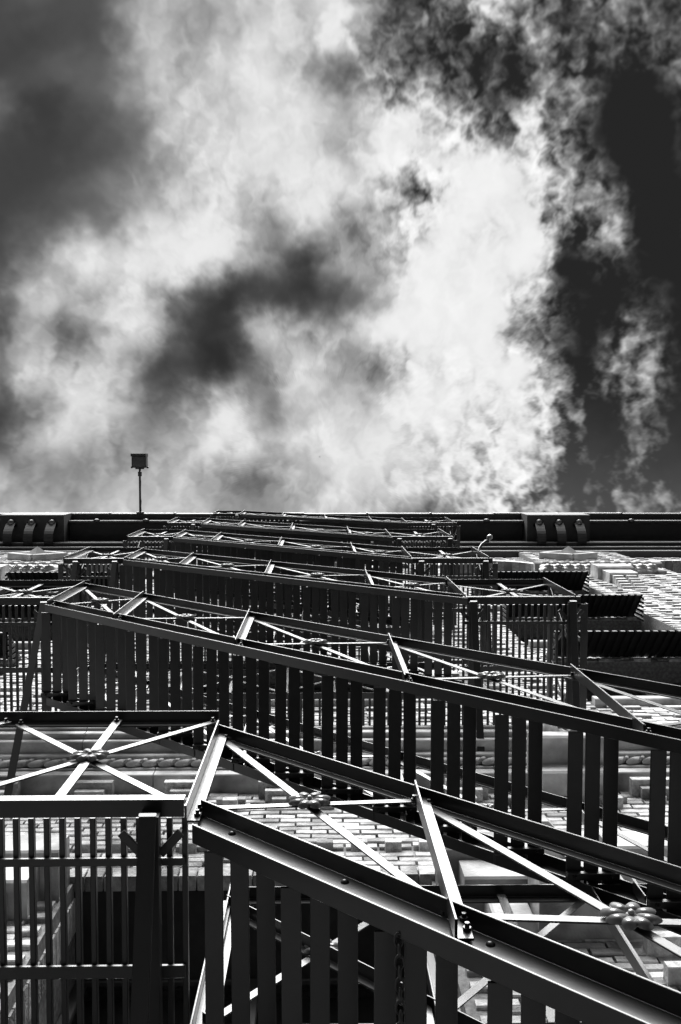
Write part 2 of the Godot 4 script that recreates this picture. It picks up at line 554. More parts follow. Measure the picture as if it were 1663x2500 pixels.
# one level: outer landings left and right of the stair opening, a walkway along the wall, railings, brackets
func make_landing(label: String, h: float, xa: float, xb: float, xc: float, xd: float, rail_l: float, rail_r: float, drop: float, brackets: Array, guard: Array, detail: int) -> Node3D:
	var t := thing("fire_escape_landing", label, "landing", P(xa, h, WEB), "landings of the iron fire escape")
	var inner := INNER - WEB
	var wall := 2.345 - WEB
	var parts := []
	if xb > xa:
		parts.append([xa, xb, rail_l, -1])
	if xd > xc:
		parts.append([xc, xd, rail_r, 1])
	for p in parts:
		var a: float = p[0] - xa
		var b: float = p[1] - xa
		var r: float = p[2]
		put("edge_angle", foot_rail_mesh(Vector3(a, 0, 0), Vector3(b, 0, 0)), M.iron, t)
		put("top_rail", rail_mesh(Vector3(a, r, 0), Vector3(b, r, 0)), M.iron, t)
		var bays := maxi(1, roundi((b - a) / 0.95))
		for i in bays:
			var q0 := a + (b - a) * i / bays
			var q1 := a + (b - a) * (i + 1) / bays
			lattice(t, Transform3D.IDENTITY, q0 + 0.03, q1 - 0.01, 0.055, r - 0.045, 0.055, r - 0.045, true, 0.034, detail > 0)
		# closed end: a post at the corner and a railing running back to the wall
		var e := a if p[3] < 0 else b
		put("post", angle_post(e - (0.0 if p[3] < 0 else 0.046), 0.0, r, true), M.iron, t)
		var side := Transform3D(Basis(Vector3.UP, PI / 2), Vector3(e, 0, 0)) if p[3] > 0 else Transform3D(Basis(Vector3.UP, -PI / 2), Vector3(e, 0, -wall))
		put("end_edge_angle", foot_rail_mesh(Vector3(0, 0, 0), Vector3(wall, 0, 0)), M.iron, t, side)
		put("end_rail", rail_mesh(Vector3(0, r, 0), Vector3(wall, r, 0)), M.iron, t, side)
		for i in 2:
			lattice(t, side, wall * i / 2 + 0.03, wall * (i + 1) / 2 - 0.02, 0.055, r - 0.045, 0.055, r - 0.045, true, 0.034)
		# floor carriers
		for o in [[0.15, 0.026], [0.515, 0.042]]:
			put("cross_bar", bar_mesh(Vector3(a, 0.004, -o[0]), Vector3(b, 0.004, -o[0]), o[1], 0.014, Vector3.UP, 0.002), M.tread, t)
	# floor bars: short ones by the stair opening, long ones on the landings
	var bar_long := size_mesh(0.018, 0.026, wall - 0.012, 0.002)
	var bar_short := size_mesh(0.018, 0.026, wall - inner - 0.03, 0.002)
	var st := st_new()
	var many := detail < 0
	var x := 0.03
	while x < xd - xa - 0.02:
		var open := x + xa > xb and x + xa < xc
		var m: Mesh = bar_short if open else bar_long
		var at := Transform3D(Basis.IDENTITY, Vector3(x, 0.034, -(inner + wall + 0.02) / 2 if open else -(wall + 0.008) / 2))
		if many:
			st.append_from(m, 0, at)
		else:
			put("floor_bar", m, M.tread, t, at)
		x += 0.0495
	if many:
		var o := put("floor_grating", st.commit(), M.tread, t)
		o.set_meta("kind", "stuff")
	put("cross_bar", bar_mesh(Vector3(0, 0.004, -wall + 0.1), Vector3(xd - xa, 0.004, -wall + 0.1), 0.045, 0.03, Vector3.UP, 0.002), M.tread, t)
	# guard along the stair opening
	if guard.size() > 1:
		var G := Transform3D(Basis.IDENTITY, Vector3(0, 0, -inner - 0.02))
		var r: float = rail_l * 0.88
		put("guard_edge", bar_mesh(Vector3(guard[0] - xa, 0.02, -0.01), Vector3(guard[-1] - xa, 0.02, -0.01), 0.05, 0.008, Vector3.UP), M.tread, t, G)
		put("guard_rail", rail_mesh(Vector3(guard[0] - xa, r, 0), Vector3(guard[-1] - xa, r, 0)), M.iron, t, G)
		for i in guard.size() - 1:
			lattice(t, G, guard[i] - xa + 0.03, guard[i + 1] - xa - 0.01, 0.055, r - 0.045, 0.055, r - 0.045, true, 0.034)
			put("post", angle_post(guard[i] - xa, 0.0, r), M.iron, t, G)
	# brackets down to the wall
	for b in brackets:
		var q: float = b[0] - xa
		put("bracket_beam", bar_mesh(Vector3(q, -0.055, 0.02), Vector3(q, -0.055, -wall), 0.062, 0.05, Vector3.UP, 0.002), M.tread, t)
		put("bracket_strut", bar_mesh(Vector3(q, -0.075, 0.03), Vector3(q, -b[1], -wall), 0.055, 0.012, Vector3(0, 0.75, 0.66).normalized(), 0.002), M.tread, t)
		for g in [-1, 1]:
			put("gusset", bar_mesh(Vector3(q + g * 0.03, -0.02, -0.115), Vector3(q + g * 0.095, -0.02, -0.045), 0.028, 0.012, Vector3.UP, 0.002), M.tread, t)
	return t

func make_escape():
	# levels, from the one just overhead upwards
	var lv := [3.11, 7.66, 10.62, 13.54, 16.40, 19.06]
	make_landing("lowest black iron landing at the lower left, floor bars right overhead", lv[0], -2.2, -0.436, 2.05, 2.95, 1.11, 1.11, 0.4, [[-0.54, 0.45]], [-0.38, 0.38, 1.14, 1.9], 1)
	make_landing("black iron landing of the second level, above the stone band course", lv[1], -2.9, -2.05, 1.13, 2.06, 1.10, 1.12, 1.0, [[-2.13, 1.05], [1.2, 0.55], [1.98, 0.3]], [-2.0, -1.15, -0.3, 0.5, 1.15], 0)
	make_landing("black iron landing of the third level, small gooseneck lamp at its right end", lv[2], -2.766, -2.10, 1.007, 1.885, 1.28, 1.26, 1.0, [[-2.2, 0.9], [-2.62, 0.9], [1.1, 0.6], [1.8, 0.4]], [-2.0, -1.1, -0.2, 0.5, 1.0], -1)
	make_landing("black iron landing of the fourth level, below the dark cornice", lv[3], -2.65, -2.008, 1.0, 1.85, 1.35, 1.35, 1.0, [[-2.1, 0.9], [1.1, 0.6], [1.8, 0.4]], [-1.9, -1.0, -0.1, 0.9], -1)
	make_landing("black iron landing of the fifth level, last but one from the roof", lv[4], -2.55, -1.95, 1.476, 2.3, 1.3, 1.3, 1.0, [[-2.1, 0.9], [1.9, 0.6]], [-1.5, -0.6, 0.3, 1.3], -1)
	make_landing("topmost black iron landing against the roof cornice", lv[5], -2.06, -1.53, 0.0, 0.0, 0.95, 0.95, 1.0, [[-1.6, 0.9]], [], -1)
	# flights, from the lowest upwards
	make_flight("lowest fire escape flight, riveted channel stringer close overhead at the lower right", -0.382, 2.895, 1.62, 0.82, [-0.415, 0.322, 1.18], 0.85, 0.145, 0.238, 2)
	make_flight("second fire escape flight, long one crossing the picture from left to right edge", -2.047, 7.32, 2.02, 3.11, [-2.05, -1.42, -0.50, 0.427, 1.32, 2.0], 1.02, 0.07, 0.262, 1)
	make_flight("third fire escape flight from below, between the second and third landings", -2.10, 10.50, 1.155, 7.60, [-2.10, -1.43, -0.5125, 0.4425, 1.15], 1.05, 0.06, 0.25, 0)
	make_flight("fourth fire escape flight from below, between the third and fourth landings", -2.0, 13.40, 1.007, 10.58, [-2.0, -1.42, -0.515, 0.397, 1.0], 1.12, 0.06, 0.25, 0)
	make_flight("fifth fire escape flight from below, second from the top", -1.95, 16.15, 1.0, 13.42, [-1.95, -1.3, -0.44, 0.43, 0.99], 1.15, 0.06, 0.25, 0)
	make_flight("topmost fire escape flight under the roof cornice", -1.53, 18.85, 1.476, 16.30, [-1.53, -0.7, 0.1, 0.9, 1.46], 1.0, 0.06, 0.25, 0)

# ---------------------------------------------------------------- ground
func make_ground():
	var road := put("ground", box_mesh(Vector3(-300, -0.5, -300), Vector3(300, -0.15, 300)), M.asphalt)
	road.set_meta("kind", "structure")
	tag_structure(road, "dark asphalt street below")
	var walk := put("pavement", box_mesh(Vector3(-60, -0.149, -3.2), Vector3(60, 0.0, 1.4), 0.01), M.paving)
	tag_structure(walk, "grey pavement along the foot of the building")

func tag_structure(o: Node, label: String):
	o.set_meta("kind", "structure")
	o.set_meta("label", label)

# ---------------------------------------------------------------- the building
const COLUMNS := [[-10.0, -7.7, 0], [-7.7, -5.45, 1], [-5.45, -3.5, 2], [-3.5, -1.45, 3], [-1.45, 0.7, 2], [0.7, 2.65, 3], [2.65, 4.75, 2], [4.75, 7.05, 1], [7.05, 9.2, 0]]
const SILLS := [9.44, 12.38, 15.32, 18.26]
const OPEN_HIGH := 1.95
const SPRING := 21.2

func make_building():
	var b := thing("brick_building", "tall brick building with stone trim, arches and a dark cornice behind the fire escape", "building", Vector3(0, 0, -WALL))
	lower_wall(b)
	band_course(b)
	upper_wall(b)
	cornice(b)
	# the body of the building behind the front
	put("core", wall_box(-10.5, 9.7, -EYE, 24.6, 3.5, 14.0), M.dark, b, Transform3D(Basis.IDENTITY, Vector3(0, 0, WALL)))
	for x in [-10.5, 9.2]:
		put("side_wall", wall_box(x, x + 0.5, -EYE, 24.6, 2.42, 3.5), M.mortar, b, Transform3D(Basis.IDENTITY, Vector3(0, 0, WALL)))

func fac(b: Node3D, called: String, m: Mesh, mat: Material) -> MeshInstance3D:
	return put(called, m, mat, b, Transform3D(Basis.IDENTITY, Vector3(0, 0, WALL)))

func lower_wall(b: Node3D):
	# openings of the ground storeys: a wide one in the middle, one each side beyond the stone capped piers
	var OH := 5.56
	var opens := [[-6.3, -3.0], [-1.40, 0.64], [2.35, 5.4]]
	var x := -10.0
	for o in opens + [[9.2, 9.2]]:
		fac(b, "wall", wall_box(x, o[0], -EYE, OH, 2.424, 3.15), M.mortar)
		x = o[1]
	fac(b, "wall", wall_box(-10.0, 9.2, OH, 7.0, 2.424, 3.15), M.mortar)
	for o in opens:
		window(b, o[0], o[1], 1.2, OH, 3.0, 2)
		fac(b, "wall", wall_box(o[0], o[1], -EYE, 1.2, 2.415, 3.15), M.mortar)
	# bricks: those that show largest singly, the rest as one
	var kinds := []
	for i in 4:
		kinds.append([size_mesh(0.2, 0.061, 0.1, 0.006), size_mesh(0.096, 0.061, 0.14, 0.004)][0])
	var list := []
	var course := 0.0705
	var row := 0
	var h := 3.6
	while h < 6.93:
		var d := 0.103 if row % 2 == 1 else 0.0
		var xx := -9.9 + d
		while xx < 9.1:
			var inside := false
			for o in opens:
				if h < OH - 0.03 and xx + 0.1 > o[0] + 0.06 and xx - 0.1 < o[1] - 0.06:
					inside = true
			if not inside:
				list.append([xx, h + 0.035, proud(xx, h)])
			xx += 0.2095
		h += course
		row += 1
	var near := list.filter(func(e): return e[0] > -2.2 and e[0] < 2.5 and e[1] > 4.5 and e[2] > -0.9)
	var scored := []
	for e in near:
		scored.append([absf(e[0] - 0.3) * 1.0 + absf(e[1] - 6.0) * 1.1, e])
	scored.sort_custom(func(p, q): return p[0] < q[0])
	var singles := {}
	for i in mini(300, scored.size()):
		singles[scored[i][1]] = true
	var mm := []
	for e in list:
		if e[2] < -0.9:
			continue
		var tr := Transform3D(Basis(Vector3.BACK, rng.randfn(0, 0.007)) * Basis(Vector3.UP, rng.randfn(0, 0.012)) * Basis.from_scale(Vector3(rng.randf_range(0.95, 1.0), rng.randf_range(0.92, 1.02), 1)), Vector3(e[0], EYE + e[1] + rng.randfn(0, 0.001), -WALL - 0.05 + e[2] + rng.randf_range(-0.006, 0.006)))
		if singles.has(e):
			put("brick", kinds[0], M.brick[rng.randi() % 4], b, Transform3D(Basis.IDENTITY, Vector3(0, 0, WALL)) * tr)
		else:
			mm.append(tr)
	brick_mass(b, mm, kinds[0])
	# corbels of stepped bricks hanging under the band course
	var steps := [[0.30, 0.15], [0.20, 0.11], [0.098, 0.075]]
	var cx := -4.9
	while cx < 5.0:
		for i in 3:
			var w: float = steps[i][0]
			fac(b, "corbel_brick", wall_box(cx - w / 2, cx + w / 2, 6.93 - 0.0705 * (i + 2) + 0.004, 6.93 - 0.0705 * (i + 1), WALL - steps[i][1] + 0.03, WALL + 0.02, 0.004), M.brick[(i + int(cx * 7.0)) & 3])
		fac(b, "corbel_brick", wall_box(cx + 0.23, cx + 0.43, 6.64, 6.702, WALL - 0.05, WALL + 0.02, 0.004), M.brick[1])
		fac(b, "corbel_brick", wall_box(cx + 0.28, cx + 0.38, 6.569, 6.631, WALL - 0.07, WALL + 0.02, 0.004), M.brick[2])
		cx += 0.66
	# dog-tooth course: short bricks standing proud
	cx = -2.9
	while cx < 3.2:
		fac(b, "header_brick", wall_box(cx - 0.05, cx + 0.05, 5.885, 5.948, WALL - 0.045, WALL + 0.05, 0.004), M.brick[(int(cx * 31.0)) & 3])
		cx += 0.2095
	# the flat brick head over the middle opening, bricks on edge
	for o in opens:
		var q: float = o[0] - 0.04
		while q < o[1] + 0.02:
			fac(b, "soldier_brick", wall_box(q, q + 0.098, OH - 0.062, OH + 0.055, WALL - 0.012, WALL + 0.075, 0.004), M.brick[rng.randi() % 4])
			q += 0.106
		fac(b, "lintel", wall_box(o[0], o[1], OH - 0.05, OH - 0.003, WALL + 0.08, 3.06, 0.004), M.dark_metal)
	# brick jambs seen from inside the opening
	for o in [[-1.40, 1], [0.64, -1]]:
		var hh := 3.6
		while hh < 5.45:
			fac(b, "jamb_brick", wall_box(minf(o[0], o[0] + 0.012 * o[1]), maxf(o[0], o[0] + 0.012 * o[1]), hh, hh + 0.061, WALL + 0.11, WALL + 0.3, 0.003), M.brick[rng.randi() % 4])
			hh += course
	# stone caps of the piers beside the middle opening
	for sgn in [-1.0, 1.0]:
		var e: float = -1.40 if sgn < 0 else 0.64
		var d: float = sgn
		cap_stone(b, e + d * 0.02, e + d * 1.30, 5.26, 5.50, 0.26, M.stone)
		cap_stone(b, e + d * 0.12, e + d * 1.20, 5.02, 5.255, 0.20, M.stone)
		cap_stone(b, e + d * 0.45, e + d * 0.98, 4.74, 5.015, 0.30, M.stone)
		cap_stone(b, e + d * 0.22, e + d * 0.42, 4.66, 5.015, 0.14, M.stone)
		cap_stone(b, e + d * 0.46, e + d * 0.74, 5.503, 5.72, 0.15, M.old_stone)
		for k in 5:
			for i in 2:
				if (k + i) % 2 == 0:
					var bxx := e + d * (1.04 + 0.21 * i)
					fac(b, "quoin_brick", wall_box(bxx - 0.1, bxx + 0.1, 4.30 + 0.141 * k, 4.362 + 0.141 * k, WALL - 0.09, WALL + 0.02, 0.004), M.brick[(k + i) & 3])
		var boss := st_new()
		extrude(boss, chamfered(rect(-0.09, -0.075, 0.09, 0.075), 0.04), Vector3(e + d * 0.62, EYE + 5.50, -WALL + 0.24), Vector3(e + d * 0.62, EYE + 5.60, -WALL + 0.24), Vector3.RIGHT, Vector3.BACK)
		fac(b, "stone_boss", boss.commit(), M.stone)

func cap_stone(b: Node3D, x0: float, x1: float, h0: float, h1: float, out: float, m: Material):
	fac(b, "cap_stone", wall_box(minf(x0, x1), maxf(x0, x1), h0, h1, WALL - out, WALL + 0.05, 0.012), m)

func proud(x: float, h: float) -> float:
	var r := -1.0 if h > 6.86 else 0.0
	# recessed slots of the dog-tooth course
	if absf(h - 5.885) < 0.035:
		r = -0.045
	return r

func brick_mass(b: Node3D, places: Array, mesh: Mesh):
	var groups := [[], [], [], []]
	for tr in places:
		groups[rng.randi() % 4].append(tr)
	for i in 4:
		if groups[i].is_empty():
			continue
		var mm := MultiMesh.new()
		mm.transform_format = MultiMesh.TRANSFORM_3D
		mm.mesh = mesh
		mm.instance_count = groups[i].size()
		for k in groups[i].size():
			mm.set_instance_transform(k, groups[i][k])
		var o := MultiMeshInstance3D.new()
		o.name = numbered("brick_field", b)
		o.multimesh = mm
		o.material_override = M.brick[i]
		o.set_meta("kind", "stuff")
		o.position = Vector3(0, 0, WALL)
		b.add_child(o)

# sash window set back in its opening
func window(b: Node3D, x0: float, x1: float, h0: float, h1: float, o: float, lights: int):
	var st := st_new()
	var f := 0.07
	for r in [[x0, x1, h0, h0 + f], [x0, x1, h1 - f, h1], [x0, x0 + f, h0 + f, h1 - f], [x1 - f, x1, h0 + f, h1 - f]]:
		bx(st, Vector3(r[0], EYE + r[2], -o - 0.06), Vector3(r[1], EYE + r[3], -o), 0.006)
	for i in range(1, lights):
		var x := x0 + (x1 - x0) * i / lights
		bx(st, Vector3(x - 0.04, EYE + h0 + f, -o - 0.055), Vector3(x + 0.04, EYE + h1 - f, -o + 0.005), 0.006)
	var mid := h0 + (h1 - h0) * 0.52
	bx(st, Vector3(x0 + f, EYE + mid - 0.03, -o - 0.05), Vector3(x1 - f, EYE + mid + 0.03, -o + 0.01), 0.006)
	var w := fac(b, "window", st.commit(), M.frame)
	for i in lights:
		var a := x0 + f + (x1 - x0 - 2 * f) * i / lights
		var c := x0 + f + (x1 - x0 - 2 * f) * (i + 1) / lights
		put("pane", wall_box(a, c, h0 + f, h1 - f, o + 0.028, o + 0.034), M.glass, w)
	put("blind", wall_box(x0 + f, x1 - f, mid + 0.3, h1 - f, o + 0.12, o + 0.13), M.dark, w)

func band_course(b: Node3D):
	# stone string course: stepped mouldings, each step further out
	var steps := [[6.93, 7.03, 0.13], [7.03, 7.055, 0.145], [7.115, 7.185, 0.215], [7.185, 7.25, 0.30], [7.25, 7.33, 0.34], [7.33, 7.36, 0.36]]
	for s in steps:
		var x := -9.8
		var k := 0
		while x < 9.0:
			var len := 1.23 if s[2] < 0.2 else 1.61
			fac(b, "band_stone", wall_box(x + 0.003, minf(x + len, 9.2) - 0.003, s[0], s[1] - 0.0005, WALL - s[2], WALL + 0.06, 0.007), M.stone)
			x += len
			k += 1
	fac(b, "band_back", wall_box(-9.9, 9.2, 7.055, 7.12, WALL - 0.11, WALL + 0.06), M.old_stone)
	fac(b, "wall", wall_box(-10, 9.2, 7.0, 7.7, 2.42, 2.9), M.mortar)
	var top := st_new()
	extrude(top, PackedVector2Array([Vector2(0, 0), Vector2(0.35, 0), Vector2(0, 0.2)]), P(-9.8, 7.36, WALL), P(9.2, 7.36, WALL), Vector3.BACK, Vector3.UP)
	fac(b, "band_weathering", top.commit(), M.stone)
	# twisted rope moulding: overlapping slanted leaves
	var leaf := st_new()
	ball(leaf, Vector3.ZERO, Vector3(0.085, 0.026, 0.03), Basis(Vector3.BACK, 0.42), 14, 8)
	ball(leaf, Vector3(0.055, 0.012, 0.014), Vector3(0.045, 0.012, 0.02), Basis(Vector3.BACK, 0.75), 10, 6)
	var lm := leaf.commit()
	var x := -4.4
	while x < 5.0:
		fac(b, "rope_twist", lm, M.stone).position += P(x, 7.085, WALL - 0.165)
		x += 0.118
	# carved beast head on a corbel, left and right of the stair
	beast_head(b, 1.80, 6.98)
	beast_head(b, -2.62, 7.02)

func beast_head(b: Node3D, x: float, h: float):
	var n := FastNoiseLite.new()
	n.seed = SEED + 40
	n.frequency = 2.6
	n.fractal_octaves = 4
	var st := st_new()
	var nu := 40
	var nv := 28
	var pts := []
	for j in nv + 1:
		var line := []
		for i in nu + 1:
			var a := TAU * i / nu
			var t := PI * j / nv
			var d := Vector3(sin(t) * cos(a), cos(t), sin(t) * sin(a))
			var r := 1.0 + 0.16 * n.get_noise_3d(d.x, d.y, d.z) + 0.05 * sin(9.0 * d.x + 3.0 * d.y)
			var p := d * r * Vector3(0.25, 0.27, 0.25)
			# gaping mouth towards the street, brow above it
			var m := Vector2((d.x) / 0.30, (d.y + 0.35) / 0.36).length()
			if d.z > 0.0:
				p.z -= 0.17 * (1.0 - smoothstep(0.55, 1.0, m))
				p.z += 0.07 * exp(-pow((m - 1.15) * 4.0, 2.0))
				for e in [-0.38, 0.38]:
					p.z -= 0.07 * exp(-pow(Vector2(d.x - e, d.y - 0.32).length() * 6.5, 2.0))
			line.append(p)
		pts.append(line)
	st.set_smooth_group(0)
	for j in nv:
		for i in nu:
			var q: Array = [pts[j][i], pts[j][i + 1], pts[j + 1][i + 1], pts[j + 1][i]]
			for k in [0, 1, 2, 0, 2, 3]:
				st.add_vertex(q[k])
	st.index()
	st.generate_normals()
	var o := fac(b, "carved_head", st.commit(), M.old_stone)
	o.position += P(x, h + 0.27, WALL - 0.18)
	for e in [-1, 1]:
		var ear := st_new()
		ball(ear, Vector3.ZERO, Vector3(0.06, 0.13, 0.07), Basis(Vector3.BACK, -0.4 * e))
		put("ear", ear.commit(), M.old_stone, o, Transform3D(Basis.IDENTITY, Vector3(0.25 * e, 0.16, 0.02)))
	fac(b, "head_corbel", wall_box(x - 0.30, x + 0.30, h - 0.13, h - 0.002, WALL - 0.42, WALL + 0.05, 0.015), M.stone)
	fac(b, "head_corbel", wall_box(x - 0.25, x + 0.25, h - 0.30, h - 0.132, WALL - 0.22, WALL + 0.05, 0.015), M.stone)

func upper_wall(b: Node3D):
	var top := 23.3
	var places := []
	for c in COLUMNS:
		var x0: float = c[0]
		var x1: float = c[1]
		var kind: int = c[2]
		var o := WALL - 0.13 if kind == 1 else WALL
		if kind == 1 or kind == 3:
			fac(b, "wall", wall_box(x0, x1, 7.7, top, o + 0.015, 2.9), M.mortar)
			fill_bricks(places, x0, x1, 7.7, top, o)
		else:
			var h := 7.7
			for i in SILLS.size():
				var s: float = SILLS[i]
				fac(b, "wall", wall_box(x0, x1, h, s, 2.415, 2.9), M.mortar)
				fill_bricks(places, x0, x1, h, s - 0.12, WALL)
				fac(b, "sill", wall_box(x0 + 0.01, x1 - 0.01, s - 0.115, s, WALL - 0.07, WALL + 0.3, 0.01), M.stone)
				h = s + OPEN_HIGH
				if i == 3:
					h = SPRING
				window(b, x0, x1, s, h, 2.66, 2)
			# arched head of the top window
			var xc := (x0 + x1) / 2
			var r := (x1 - x0) / 2 - 0.02
			var out := PackedVector2Array([Vector2(x0, SPRING), Vector2(x0, top), Vector2(x1, top), Vector2(x1, SPRING)])
			for i in 21:
				out.append(Vector2(xc + r * cos(PI * i / 20), SPRING + 0.86 * r * sin(PI * i / 20)))
			var st := st_new()
			extrude(st, out, Vector3(0, EYE, -2.9), Vector3(0, EYE, -2.415), Vector3.RIGHT, Vector3.UP)
			fac(b, "arch_wall", st.commit(), M.mortar)
			var gl := PackedVector2Array()
			for i in 21:
				gl.append(Vector2(xc + r * cos(PI * i / 20), SPRING + 0.86 * r * sin(PI * i / 20)))
			var sg := st_new()
			extrude(sg, gl, Vector3(0, EYE, -2.70), Vector3(0, EYE, -2.69), Vector3.RIGHT, Vector3.UP)
			fac(b, "arch_pane", sg.commit(), M.glass)
			for i in 17:
				var a0 := PI * (i + 0.03) / 17
				var a1 := PI * (i + 0.97) / 17
				var sv := st_new()
				var q := PackedVector2Array()
				for e in [[r - 0.005, a0], [r + 0.2, a0], [r + 0.2, a1], [r - 0.005, a1]]:
					q.append(Vector2(xc + e[0] * cos(e[1]), SPRING + 0.86 * e[0] * sin(e[1])))
				extrude(sv, q, Vector3(0, EYE, -2.62), Vector3(0, EYE, -WALL + 0.05), Vector3.RIGHT, Vector3.UP)
				fac(b, "voussoir", sv.commit(), M.stone if i % 2 else M.brick[2])
			fill_bricks(places, x0, x1, SPRING, top, WALL, Vector3(xc, SPRING, r + 0.22))
	brick_mass(b, places, size_mesh(0.2, 0.061, 0.1))
	# carved leaf bands, consoles and diamonds on the two great piers
	for x in [[-7.7, -5.45, -1.0], [4.75, 7.05, 1.0]]:
		leaf_band(b, x[0] - (0.45 if x[2] > 0 else -0.2), x[1] + (0.45 if x[2] < 0 else -0.2), 18.9)
		var mid: float = (x[0] + x[1]) / 2
		diamond(b, mid - 0.35 * x[2], 21.75)
		var cx: float = mid - 0.42 * x[2]
		fac(b, "console", wall_box(cx - 0.26, cx + 0.26, 17.5, 18.0, WALL - 0.32, WALL, 0.03), M.stone)
		fac(b, "console", wall_box(cx - 0.33, cx + 0.33, 18.0, 18.5, WALL - 0.38, WALL, 0.03), M.stone)
		for i in 2:
			for k in 5:
				fac(b, "console_step", wall_box(cx - 0.22 + i * 0.24, cx - 0.04 + i * 0.24, 16.8 + 0.14 * k, 16.92 + 0.14 * k, WALL - 0.16 - 0.03 * k, WALL - 0.1, 0.012), M.stone)

func fill_bricks(places: Array, x0: float, x1: float, h0: float, h1: float, o: float, hole := Vector3.ZERO):
	var h := h0 + 0.01
	var row := 0
	while h + 0.065 < h1:
		var xx := x0 + 0.105 + (0.105 if row % 2 else 0.0)
		while xx + 0.05 < x1:
			var w := minf(1.0, (x1 - xx + 0.1) / 0.2)
			if hole == Vector3.ZERO or Vector2(xx - hole.x, (h - hole.y) / 0.86).length() > hole.z + 0.07:
				# every fourth course has short bricks standing a little proud
				var lift := 0.022 if row % 4 == 0 and int(floor(xx / 0.21)) % 2 == 0 else rng.randf_range(-0.014, 0.006)
				places.append(Transform3D(Basis.from_scale(Vector3(w * 0.985, 1, 1)), Vector3(xx - 0.1 * (1.0 - w), EYE + h + 0.033, -o - 0.05 + lift)))
			xx += 0.21
		h += 0.0735
		row += 1

func leaf_band(b: Node3D, x0: float, x1: float, h: float):
	fac(b, "leaf_band", wall_box(x0, x1, h + 0.55, h + 0.70, WALL - 0.30, WALL, 0.03), M.stone)
	fac(b, "leaf_band", wall_box(x0 + 0.1, x1 - 0.1, h - 0.02, h + 0.55, WALL - 0.2, WALL, 0.02), M.old_stone)
	var st := st_new()
	for k in 3:
		var lean := (k - 1) * 0.22
		ball(st, Vector3((k - 1) * 0.055, 0.24, 0.02 - 0.01 * absf(k - 1)), Vector3(0.045, 0.32 - 0.05 * absf(k - 1), 0.06), Basis(Vector3.BACK, -lean))
	ball(st, Vector3(0, 0.50, 0.06), Vector3(0.085, 0.035, 0.06), Basis(Vector3.RIGHT, 0.5))
	ball(st, Vector3(-0.10, 0.10, -0.02), Vector3(0.04, 0.18, 0.05), Basis(Vector3.BACK, 0.5))
	var m := st.commit()
	var x := x0 + 0.2
	while x < x1 - 0.1:
		fac(b, "carved_leaf", m, M.stone).position += P(x, h, WALL - 0.22)
		x += 0.205

func diamond(b: Node3D, x: float, h: float):
	var st := st_new()
	var w := 0.62
	var t := 0.42
	for s in [[1, 1], [-1, 1], [-1, -1], [1, -1]]:
		var a := P(x + s[0] * w, h, WALL - 0.14)
		var c := P(x, h + s[1] * t, WALL - 0.14)
		extrude(st, chamfered(rect(-0.05, -0.03, 0.05, 0.14), 0.012), a, c, (c - a).normalized().cross(Vector3.BACK), Vector3.BACK)
	fac(b, "diamond_frame", st.commit(), M.stone)
	var py := st_new()
	var tip := P(x, h, WALL - 0.42)
	var q := [P(x + 0.42, h, WALL - 0.13), P(x, h + 0.27, WALL - 0.13), P(x - 0.42, h, WALL - 0.13), P(x, h - 0.27, WALL - 0.13)]
	for i in 4:
		var a: Vector3 = q[i]
		var c: Vector3 = q[(i + 1) % 4]
		var n := (c - a).cross(tip - a).normalized()
		if n.z < 0:
			n = -n
		tri(py, a, c, tip, n)
	fac(b, "diamond_point", py.commit(), M.stone)

